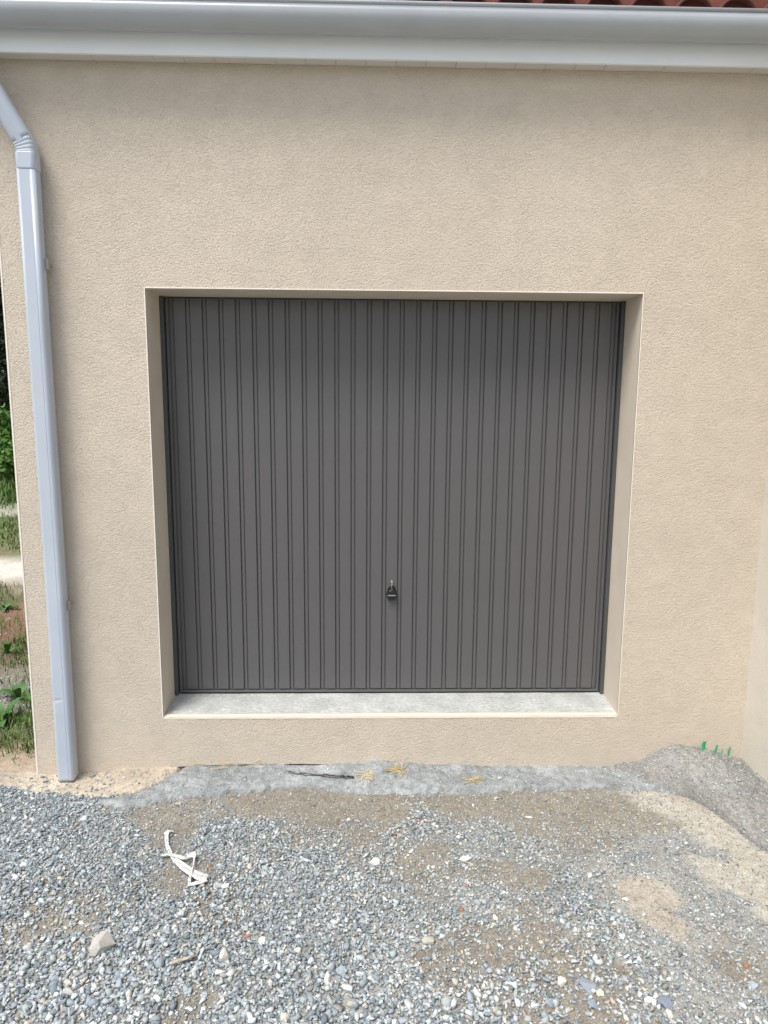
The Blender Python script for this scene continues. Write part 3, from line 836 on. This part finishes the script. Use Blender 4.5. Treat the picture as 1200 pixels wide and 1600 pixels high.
rock('stone', 'tall white pointed stone beside the triangular blue grey one', 511, 1524, .034, .042, .03, (.70, .69, .64), -.4, 10, 12)
rock('stone', 'ochre yellow pebble above the white pointed stone', 464, 1518, .026, .020, .018, (.58, .50, .33), 0, 11, 40, round_=True)
rock('stone', 'white lump of stone below the two blue slabs on the bottom right', 877, 1533, .036, .034, .03, (.68, .67, .60), .3, 12, 20)
rock('stone', 'pale grey block stone at the left, below the white stick', 283, 1427, .040, .034, .03, (.50, .51, .50), .4, 13, 14)
rock('stone', 'white stone beside the brick chip at the end of the plastic strip', 352, 1383, .034, .034, .03, (.66, .66, .62), .4, 14, 14)
rock('stone', 'pale blue flat stone at the right edge of the gravel', 1177, 1534, .036, .028, .02, (.36, .43, .47), .1, 15, 16)
rock('stone', 'white pebble on the dark grit heap, left of the green plastic', 1038, 1184, .017, .014, .014, (.70, .69, .64), .1, 16, 16, round_=True)
rock('stone', 'white sliver stone lying on the grey mortar strip', 781, 1219, .030, .014, .012, (.72, .72, .70), 0, 17, 14, round_=True)
rock('stone', 'pale lump on the dark grit heap near its right side', 1152, 1246, .032, .024, .018, (.44, .44, .41), .4, 18, 14)
rock('stone', 'cream stone at the edge of the soil below the yellow fibres', 776, 1244, .030, .018, .016, (.56, .54, .47), 0, 19, 14)
rock('stone', 'grey white stone lying left of the beige mortar patch on the right', 977, 1400, .026, .022, .016, (.62, .61, .56), 0, 20, 14)
rock('stone', 'pale flat stone beside the blue gravel patch at right', 826, 1274, .045, .016, .012, (.58, .58, .54), .1, 21, 14)
rock('stone', 'grey knob stone at the upper edge of the gravel near the mortar', 278, 1252, .034, .024, .022, (.42, .41, .37), .3, 22, 14)
rock('stone', 'blue stone at the bottom left of the long slab', 862, 1566, .040, .034, .022, (.30, .36, .41), .3, 23, 12)
rock('stone', 'dark blue stone directly below the cream pebble', 925, 1565, .044, .040, .024, (.24, .29, .35), -.5, 24, 11)
rock('stone', 'white stone under the pointed dark blue slab', 1046, 1579, .026, .030, .022, (.66, .65, .58), .3, 25, 14)
rock('stone', 'small white stone touching the left of the pointed dark blue slab', 1024, 1551, .020, .026, .02, (.66, .66, .62), .3, 26, 14)
rock('stone', 'white rounded stone at the bottom left gravel above the frame edge', 213, 1580, .026, .026, .02, (.68, .68, .64), .3, 27, 14)
rock('stone', 'cream block stone at the lower left of the gravel', 104, 1532, .024, .026, .02, (.60, .52, .40), .3, 28, 12)
rock('stone', 'white angular stone beside a soil hollow at the lower left centre', 346, 1563, .032, .030, .026, (.66, .64, .58), .3, 29, 14)
rock('stone', 'big pale grey stone left of centre at the bottom', 443, 1586, .034, .034, .024, (.60, .60, .52), .3, 30, 14)
rock('stone', 'white stone in the left centre gravel among blue stones', 410, 1467, .030, .030, .024, (.68, .68, .66), .3, 31, 14)
rock('stone', 'cream white lumpy stone right of the ochre pebble gap', 464, 1481, .034, .026, .024, (.66, .64, .52), .3, 32, 14)
B = 'small red brick chips scattered over the gravel'
for i, (px, py, a, b, r, lab) in enumerate([
    (125, 1468, .040, .016, .9, 'long orange red brick splinter left of the largest grey stone'),
    (327, 1353, .018, .028, .1, 'red brick chip at the end of the white plastic strip'),
    (730, 1379, .022, .016, -.5, 'red brick chip below the flat white stone'),
    (721, 1417, .026, .020, .4, 'brown red brick chip in the gravel right of centre'),
    (959, 1443, .028, .024, .3, 'orange brown brick lump below the beige mortar patch'),
    (868, 1336, .014, .020, .2, 'small red brick chip in the fine gravel right of centre'),
    (1168, 1503, .030, .018, -.4, 'pink red brick chip near the right edge'),
    (657, 1280, .026, .018, .1, 'brick chip beside the blue gravel patch under the mortar strip'),
    (617, 1301, .018, .014, .1, 'brick chip on the brown soil below the yellow fibres'),
    (92, 1345, .030, .014, .1, 'flat salmon brick flake on the left gravel'),
    (144, 1401, .020, .012, .1, 'salmon brick crumb above the soil hollow on the left'),
    (291, 1453, .018, .016, .4, 'small red brick chip right of the largest grey stone'),
    (165, 1259, .018, .012, -.3, 'orange brick crumb at the tip of the mortar strip'),
    (386, 1458, .026, .012, .1, 'pinkish brick flake in the left centre gravel')]):
    rock('brick_chip', lab, px, py, a, b, .013, (0, 0, 0), r, 50 + i, 12, M['brick'], B, 'brick chip')
# white stick
x_, y_ = at(314, 1487, -.29)
o = box('stick', -.004, .004, -.024, .024, 0, .007, M['paper'], bevel=.001); o.location = (x_, y_, float(ground_h(x_, y_)) + .014); o.rotation_euler = (.05, .1, -.1)
tag(o, 'short white plastic stick on the gravel left of the upright block stone', 'stick')
x_, y_ = at(283, 1505, -.29)
o = tube([(-.038, 0, .0), (-.012, .012, .004), (.012, .018, .003), (.042, .036, 0)], lambda i: [(.006 * math.cos(t), .004 * math.sin(t)) for t in np.linspace(0, 2 * math.pi, 8, endpoint=False)], 'stick', M['spill'])
o.location = (x_, y_, float(ground_h(x_, y_)) + .018); tag(o, 'pale grey wooden splinter on the gravel left of the upright block stone', 'stick')

# ------------------------------------------------------------------ white plastic strip, twisted
def ribbon(name, pts, m, z0, th=.0012, label=None, cat=None, group=None):
    """pts: (px, py, width in m, lift, twist) ; a band of film with real thickness lying over the stones"""
    P = []
    for px, py, w_, up, tw in pts:
        x_, y_ = at(px, py, z0 + up); P.append((Vector((x_, y_, float(top_h(np.array([x_]), np.array([y_]))[0]) + .013 + up)), w_, tw))
    Q = []
    for i in range(len(P) - 1):
        for k in range(5):
            t = k / 5; a, b = P[i], P[i + 1]
            pm, pn = P[max(i - 1, 0)][0], P[min(i + 2, len(P) - 1)][0]
            pc = .5 * ((2 * a[0]) + (-pm + b[0]) * t + (2 * pm - 5 * a[0] + 4 * b[0] - pn) * t * t + (-pm + 3 * a[0] - 3 * b[0] + pn) * t ** 3)
            p = pc * .35 + a[0].lerp(b[0], t) * .65 + Vector((0, 0, random.uniform(-.002, .002)))
            Q.append((p, a[1] * (1 - t) + b[1] * t, a[2] * (1 - t) + b[2] * t))
    Q.append(P[-1])
    bm = bmesh.new(); rings = []
    for i, (p, w_, tw) in enumerate(Q):
        d = (Q[min(i + 1, len(Q) - 1)][0] - Q[max(i - 1, 0)][0]); d.z *= .5; d.normalize()
        s = Vector((-d.y, d.x, 0)).normalized(); nrm = d.cross(s)
        s2 = s * math.cos(tw) + nrm * math.sin(tw); n2 = d.cross(s2)
        wob = random.uniform(.92, 1.08)
        w_ *= .95 if m is M['paper'] else 1
        rings.append([bm.verts.new(p + s2 * w_ / 2 * wob * a + n2 * b) for a, b in ((-1, -th / 2), (-.3, th * .9), (.4, -th), (1, th / 2), (1, th / 2 + th), (.4, 0), (-.3, th * 1.9), (-1, th / 2))])
    for i in range(len(rings) - 1):
        for j in range(8):
            bm.faces.new((rings[i][j], rings[i][(j + 1) % 8], rings[i + 1][(j + 1) % 8], rings[i + 1][j]))
    bm.faces.new(rings[0]); bm.faces.new(rings[-1][::-1])
    o = from_bm(name, bm, m); tag(o, label, cat, group)
    return o


band = empty('plastic_strip', (*at(283, 1335), -.30))
tag(band, 'torn white plastic strip twisted and lying on the gravel', 'plastic strip')


def bpart(o): o.parent = band; o.matrix_parent_inverse = Matrix.Translation(-band.location); return o


bpart(ribbon('loop', [(271, 1296, .012, .006, .3), (262, 1295, .022, .008, .1), (260, 1303, .02, .004, .3), (261, 1318, .016, .005, .2), (266, 1331, .018, .006, .1), (258, 1333, .018, .006, 0), (252, 1334, .012, .002, 0)], M['paper'], -.29))
bpart(ribbon('tail', [(264, 1333, .020, .008, .0), (276, 1336, .012, .010, .2), (288, 1339, .016, .012, .3), (300, 1333, .026, .014, .2), (304, 1336, .018, .016, .6), (302, 1350, .008, .018, .9), (300, 1360, .010, .014, .9), (298, 1370, .010, .008, .5)], M['paper'], -.29))
bpart(ribbon('band', [(266, 1332, .012, .004, 0), (275, 1342, .026, .005, .1), (288, 1353, .032, .008, .1), (300, 1362, .036, .010, 0), (312, 1368, .042, .010, .1), (324, 1371, .030, .004, .1)], M['paper'], -.29))
bpart(ribbon('fold', [(300, 1361, .014, .012, .4), (296, 1370, .012, .008, .2), (296, 1380, .014, .005, .1), (308, 1379, .022, .005, .0), (323, 1374, .026, .005, 0)], M['paper'], -.29))

# black strap on the mortar strip
ribbon('strap', [(450, 1207, .007, -.003, 0), (480, 1210, .011, .002, .1), (510, 1213, .011, .003, 0), (535, 1216, .011, .0, 0), (553, 1218, .013, -.004, 0)], M['black'], -.275, th=.0016,
       label='thin black plastic strap lying on the grey mortar strip', cat='strap')


# yellow fibre tufts
def fibre_path(cx, cy, z, n, spread, ln, r, name, m, label, cat, group=None, up=.35):
    bm = bmesh.new()
    for _ in range(n):
        a = random.uniform(0, 2 * math.pi)
        p = Vector((cx + random.uniform(-spread, spread), cy + random.uniform(-spread, spread) * .6, 0))
        p.z = float(top_h(np.array([p.x]), np.array([p.y]))[0]) + .004
        d = Vector((math.cos(a), math.sin(a) * .6, random.uniform(0, up)))
        pts = [p.copy()]
        for _k in range(6):
            d = (d + Vector((random.uniform(-.8, .8), random.uniform(-.6, .6), random.uniform(-.35, .25)))).normalized()
            p = p + d * ln / 6
            g = float(top_h(np.array([p.x]), np.array([p.y]))[0]) + .003
            p.z = max(p.z, g); p.y = min(p.y, -.004); pts.append(p.copy())
        rr = r * random.uniform(.45, .95); prev = None
        for i, q in enumerate(pts):
            t = (pts[min(i + 1, 6)] - pts[max(i - 1, 0)]).normalized(); s = t.orthogonal().normalized(); s2 = t.cross(s)
            ring = [bm.verts.new(q + (s * math.cos(u) + s2 * math.sin(u)) * rr) for u in (0, 1.57, 3.14, 4.71)]
            if prev:
                for j in range(4): bm.faces.new((prev[j], prev[(j + 1) % 4], ring[(j + 1) % 4], ring[j]))
            prev = ring
    return tag(from_bm(name, bm, m), label, cat, group)


for (px, py, n, spr, ln, m, lab) in (
        (573, 1212, 16, .028, .07, 'pale_fibre', 'pale straw coloured fibre tuft at the end of the black strap'),
        (623, 1206, 20, .024, .06, 'fibre', 'yellow fibre tuft on the mortar between the pale tuft and the orange one'),
        (739, 1217, 13, .016, .055, 'fibre', 'orange yellow fibre tuft, the rightmost of three on the mortar strip')):
    cx, cy_2 = at(px, py, -.27)
    fibre_path(cx, cy_2, 0, n, spr, ln, .0022, 'fibre_tuft', M[m], lab, 'fibre tuft', 'yellow fibre tufts on the mortar strip')
for (px, py, n, spr, ln, lab) in ((290, 1198, 4, .05, .10, 'yellowish straw against the wall beside the beige mortar'),
                                  (350, 1196, 5, .03, .10, 'straw bent upwards against the foot of the wall'),
                                  (400, 1196, 7, .025, .05, 'small yellow straw clump in the gap under the render')):
    cx, cy_2 = at(px, py, -.268)
    fibre_path(cx, min(cy_2, -.012), 0, n, spr, ln, .0016, 'straw', M['pale_fibre'], lab, 'straw', 'straws along the foot of the wall', up=.9)
# green plastic ends in the corner
for (px, py, h_, w_, lean, lab) in ((1102, 1178, .058, .017, .16, 'widest green plastic tab, bent at its tip, in the corner heap'), (1120, 1179, .052, .009, -.22, 'second green plastic tab, straight and narrow, in the corner heap'),
                                    (1131, 1179, .034, .005, -.12, 'thinnest pale green tab between two larger ones in the corner heap'), (1143, 1181, .056, .009, -.18, 'green plastic tab nearest the return wall')):
    cx, cy_2 = at(px, py, -.205); cy_2 = -.022
    bm = bmesh.new(); prev = None
    for k in range(7):
        t = k / 6; w2 = 1.35 * w_ * (1 - .35 * t); xo = -lean * h_ * t + (.35 * w_ * max(0, t - .6) * 6 if w_ > .012 else 0) * (1 if lean > 0 else -1) * .7
        z_ = h_ * t
        ring = [bm.verts.new((xo + a * w2 / 2, b + .004 * math.sin(t * 3), z_)) for a, b in ((-1, 0), (0, -.0022), (1, 0), (1, .0016), (0, .001), (-1, .0016))]
        if prev:
            for j in range(6): bm.faces.new((prev[j], prev[(j + 1) % 6], ring[(j + 1) % 6], ring[j]))
        prev = ring
    bm.faces.new(prev)
    o = from_bm('green_tab', bm, M['green']); o.location = (cx, cy_2, float(top_h(np.array([cx]), np.array([cy_2]))[0]) - .006)
    tag(o, lab, 'plastic tab', 'green plastic tabs in the wall corner')


# ------------------------------------------------------------------ plants beside the house
def blades(name, x, y, hgt, wid, base, m=M['grass']):
    n = len(x); z = ground_h(x, y)
    a = rng.uniform(0, 2 * math.pi, n); ln = rng.uniform(.15, .9, n)
    dx, dy = np.cos(a), np.sin(a); sx_, sy_ = -dy, dx
    V = np.zeros((n, 5, 3)); b = np.c_[x, y, z]
    sd_ = np.c_[sx_, sy_, np.zeros(n)] * wid[:, None] / 2
    mid = b + np.c_[dx * ln * hgt * .3, dy * ln * hgt * .3, hgt * .62]
    tip = b + np.c_[dx * ln * hgt, dy * ln * hgt, hgt * (1 - .3 * ln)]
    V[:, 0] = b - sd_; V[:, 1] = b + sd_; V[:, 2] = mid + sd_ * .8; V[:, 3] = mid - sd_ * .8; V[:, 4] = tip
    i0 = (np.arange(n) * 5)[:, None]
    T = np.concatenate([i0 + np.array([0, 1, 2]), i0 + np.array([0, 2, 3]), i0 + np.array([3, 2, 4])])
    me = bpy.data.meshes.new(name); P = V.reshape(-1, 3)
    me.vertices.add(len(P)); me.vertices.foreach_set('co', P.ravel())
    me.loops.add(T.size); me.loops.foreach_set('vertex_index', T.ravel().astype(np.int32))
    me.polygons.add(len(T)); me.polygons.foreach_set('loop_start', (np.arange(len(T)) * 3).astype(np.int32)); me.update(calc_edges=True)
    c = base * rng.uniform(.6, 1.5, (n, 1)); c = np.repeat(c, 5, 0)
    at_ = me.color_attributes.new('tint', 'FLOAT_COLOR', 'POINT'); at_.data.foreach_set('color', np.c_[c, np.ones(len(c))].ravel())
    me.materials.append(m); o = bpy.data.objects.new(name, me); COL.objects.link(o); return o


x, y = gen(60000, -8.5, -1.92, .05, 12)
n1 = fnoise(x, y, 91, 4, 1.6) * .35; yy = y + n1; nz = fnoise(x, y, 93, 3, 1.9)
pr = np.interp(yy, [0, .3, .55, .9, 1.3, 1.6, 2.0, 2.3, 3.1, 3.3, 3.8, 4.2, 4.3, 5.2, 5.4, 7.4, 7.6, 8.1, 8.3, 12], [.1, .5, 1, .9, .8, 1, .25, .06, .1, .9, .4, .3, .0, .0, .6, 1, .15, .15, 1, 1])
x_edge = -1.88 - .62 * y
acc = (rng.random(len(x)) < pr * np.clip(.6 + nz, .1, 1)) & (x < x_edge + 1.1) & (x > x_edge - 2.2)
x, y = x[acc], y[acc]
x2, y2 = gen(52000, -4.3, -1.9, .12, 3.9)
nz = fnoise(x2, y2, 95, 3, 3.2); yy2 = y2 + .3 * fnoise(x2, y2, 97, 3, 2)
pr = np.interp(yy2, [.1, .35, .9, 1.3, 1.7, 2.1, 2.3, 3.1, 3.4, 3.9], [.05, .9, .8, .5, .9, .5, .10, .12, .8, .5])
acc = (rng.random(len(x2)) < pr * np.clip(.35 + 1.6 * nz, 0, 1)) & (x2 < -1.6 - .62 * y2) & (x2 > -3.3 - .62 * y2)
x = np.r_[x, x2[acc]]; y = np.r_[y, y2[acc]]
col = np.array([(.09, .18, .035), (.13, .22, .055), (.16, .17, .07), (.05, .11, .03)])[rng.integers(0, 4, len(x))]
o = blades('grass', x, y, np.where(y > 8, rng.uniform(.1, .35, len(x)), rng.uniform(.025, .09, len(x))), np.where(y > 4, .016, .006) * np.ones(len(x)), col)
tag(o, 'short green grass growing in patches beside the house', kind='stuff')


def leaf_mesh(L, W):
    bm = bmesh.new(); rows = []
    for k in range(7):
        t = k / 6; w_ = W * math.sin(math.pi * min(1, t * .92 + .05)) ** .7 * (1 + .12 * (k % 2)) / 2
        x_ = L * t; z_ = L * .5 * math.sin(t * 2.2) * .8
        rows.append([bm.verts.new((x_, -w_, z_ + .12 * w_)), bm.verts.new((x_, 0, z_ - .1 * w_)), bm.verts.new((x_, w_, z_ + .12 * w_))])
    for a, b in zip(rows, rows[1:]):
        for j in range(2): bm.faces.new((a[j], a[j + 1], b[j + 1], b[j]))
    return bm


lf = None
for (px, py, n, L, lab) in ((8, 1118, 9, .16, 'broad leaved green weed closest to the house corner, nearest the camera'), (30, 1085, 8, .15, 'broad leaved green weed just behind the first one at the house corner'),
                            (-40, 1100, 8, .17, 'broad leaved weed further left of the house corner'), (12, 1015, 7, .12, 'small leafy weed growing by the brown soil patch'), (8, 948, 7, .14, 'green weed tuft on the bare brown soil beside the house')):
    x_, y_ = at(px, py, -.28)
    root = empty('weed', (x_, y_, float(ground_h(x_, y_)))); tag(root, lab, 'weed', 'leafy weeds beside the house corner')
    for i in range(n):
        if lf is None: lf = from_bm('leaf', leaf_mesh(1, .34), M['leaf'], root, smooth=True); o = lf
        else: o = lf.copy(); COL.objects.link(o); o.parent = root
        s = L * random.uniform(.7, 1.15); o.scale = (s, s, s); o.location = (0, 0, 0)
        o.rotation_euler = (random.uniform(-.3, .3), random.uniform(-.5, .3), i * 2 * math.pi / n + random.uniform(-.3, .3))


def tree(x_, y_, h_, r_, nl, tint, label, name='tree', group='dark trees beyond the yard', low=.05):
    z_ = float(ground_h(x_, y_)); root = empty(name, (x_, y_, z_)); tag(root, label, name, group)
    bm = bmesh.new(); limbs = []

    def limb(p, q, r0, r1):
        t = (q - p).normalized(); s = t.orthogonal().normalized(); s2 = t.cross(s); prev = None
        for k in range(4):
            c = p.lerp(q, k / 3) + Vector((random.uniform(-1, 1), random.uniform(-1, 1), 0)) * r0 * .3 * (0 < k < 3); rr = r0 + (r1 - r0) * k / 3
            ring = [bm.verts.new(c + (s * math.cos(u) + s2 * math.sin(u)) * rr) for u in np.linspace(0, 2 * math.pi, 7, endpoint=False)]
            if prev:
                for j in range(7): bm.faces.new((prev[j], prev[(j + 1) % 7], ring[(j + 1) % 7], ring[j]))
            prev = ring
    limb(Vector((0, 0, -.2)), Vector((random.uniform(-.2, .2), 0, h_ * .9)), .04 * h_ ** .6, .02)
    tips = []
    for i in range(26):
        zz = h_ * random.uniform(.08, .88); a = random.uniform(0, 2 * math.pi); rr = r_ * math.sqrt(max(.1, 1 - (zz / h_ - .35) ** 2 * 1.9)) * random.uniform(.6, 1.05)
        q = Vector((math.cos(a) * rr, math.sin(a) * rr, zz + random.uniform(.1, .5))); limb(Vector((0, 0, zz * .9)), q, .035, .008); tips.append(q)
        tips.append(q * .6 + Vector((0, 0, zz * .38)))
    from_bm('trunk', bm, M['bark'], root)
    tp = np.array([t[:] for t in tips]); c = tp[rng.integers(0, len(tp), nl)] + rng.normal(0, .3, (nl, 3)) * np.array((1, 1, .8)) * (r_ / 1.6)
    c[:, 2] = np.maximum(c[:, 2], low)
    s = rng.uniform(.035, .085, nl); d = rng.normal(size=(nl, 3)); d /= np.linalg.norm(d, axis=1)[:, None]; e = np.cross(d, rng.normal(size=(nl, 3))); e /= np.linalg.norm(e, axis=1)[:, None]
    V = np.stack([c - d * s[:, None], c + e * s[:, None] * .45, c + d * s[:, None], c - e * s[:, None] * .45], 1).reshape(-1, 3)
    me = bpy.data.meshes.new('crown'); me.vertices.add(len(V)); me.vertices.foreach_set('co', V.ravel())
    me.loops.add(len(V)); me.loops.foreach_set('vertex_index', np.arange(len(V), dtype=np.int32)); me.polygons.add(nl); me.polygons.foreach_set('loop_start', (np.arange(nl) * 4).astype(np.int32)); me.update(calc_edges=True)
    cc = np.array(tint) * rng.uniform(.5, 1.6, (nl, 1)); cc = np.repeat(cc, 4, 0)
    a_ = me.color_attributes.new('tint', 'FLOAT_COLOR', 'POINT'); a_.data.foreach_set('color', np.c_[cc, np.ones(len(cc))].ravel())
    me.materials.append(M['needle']); o = bpy.data.objects.new('crown', me); COL.objects.link(o); o.parent = root


for (tx, ty, th_, tr, lab) in ((-10.0, 15.0, 5.0, 1.7, 'dark tree seen right beside the house corner'), (-12.8, 15.6, 6.0, 1.9, 'taller dark tree left of the one by the house corner'),
                               (-7.4, 15.8, 5.4, 1.8, 'dark tree standing behind the garage'), (-11.2, 18.5, 5.2, 1.9, 'dark tree in the row behind, between two nearer trees'), (-16.0, 15.0, 5.6, 1.9, 'dark tree furthest from the house')):
    tree(tx, ty, th_, tr, 15000, (.022, .040, .018), lab)
for (tx, ty, th_, tr, lab) in ((-7.9, 10.8, .95, .75, 'bright green bush in front of the dark trees'), (-6.5, 9.9, .7, .6, 'lower green bush nearest the house corner'), (-9.6, 11.2, 1.0, .8, 'green bush further from the house')):
    tree(tx, ty, th_, tr, 7000, (.075, .16, .03), lab, 'bush', 'green bushes under the trees', low=.02)
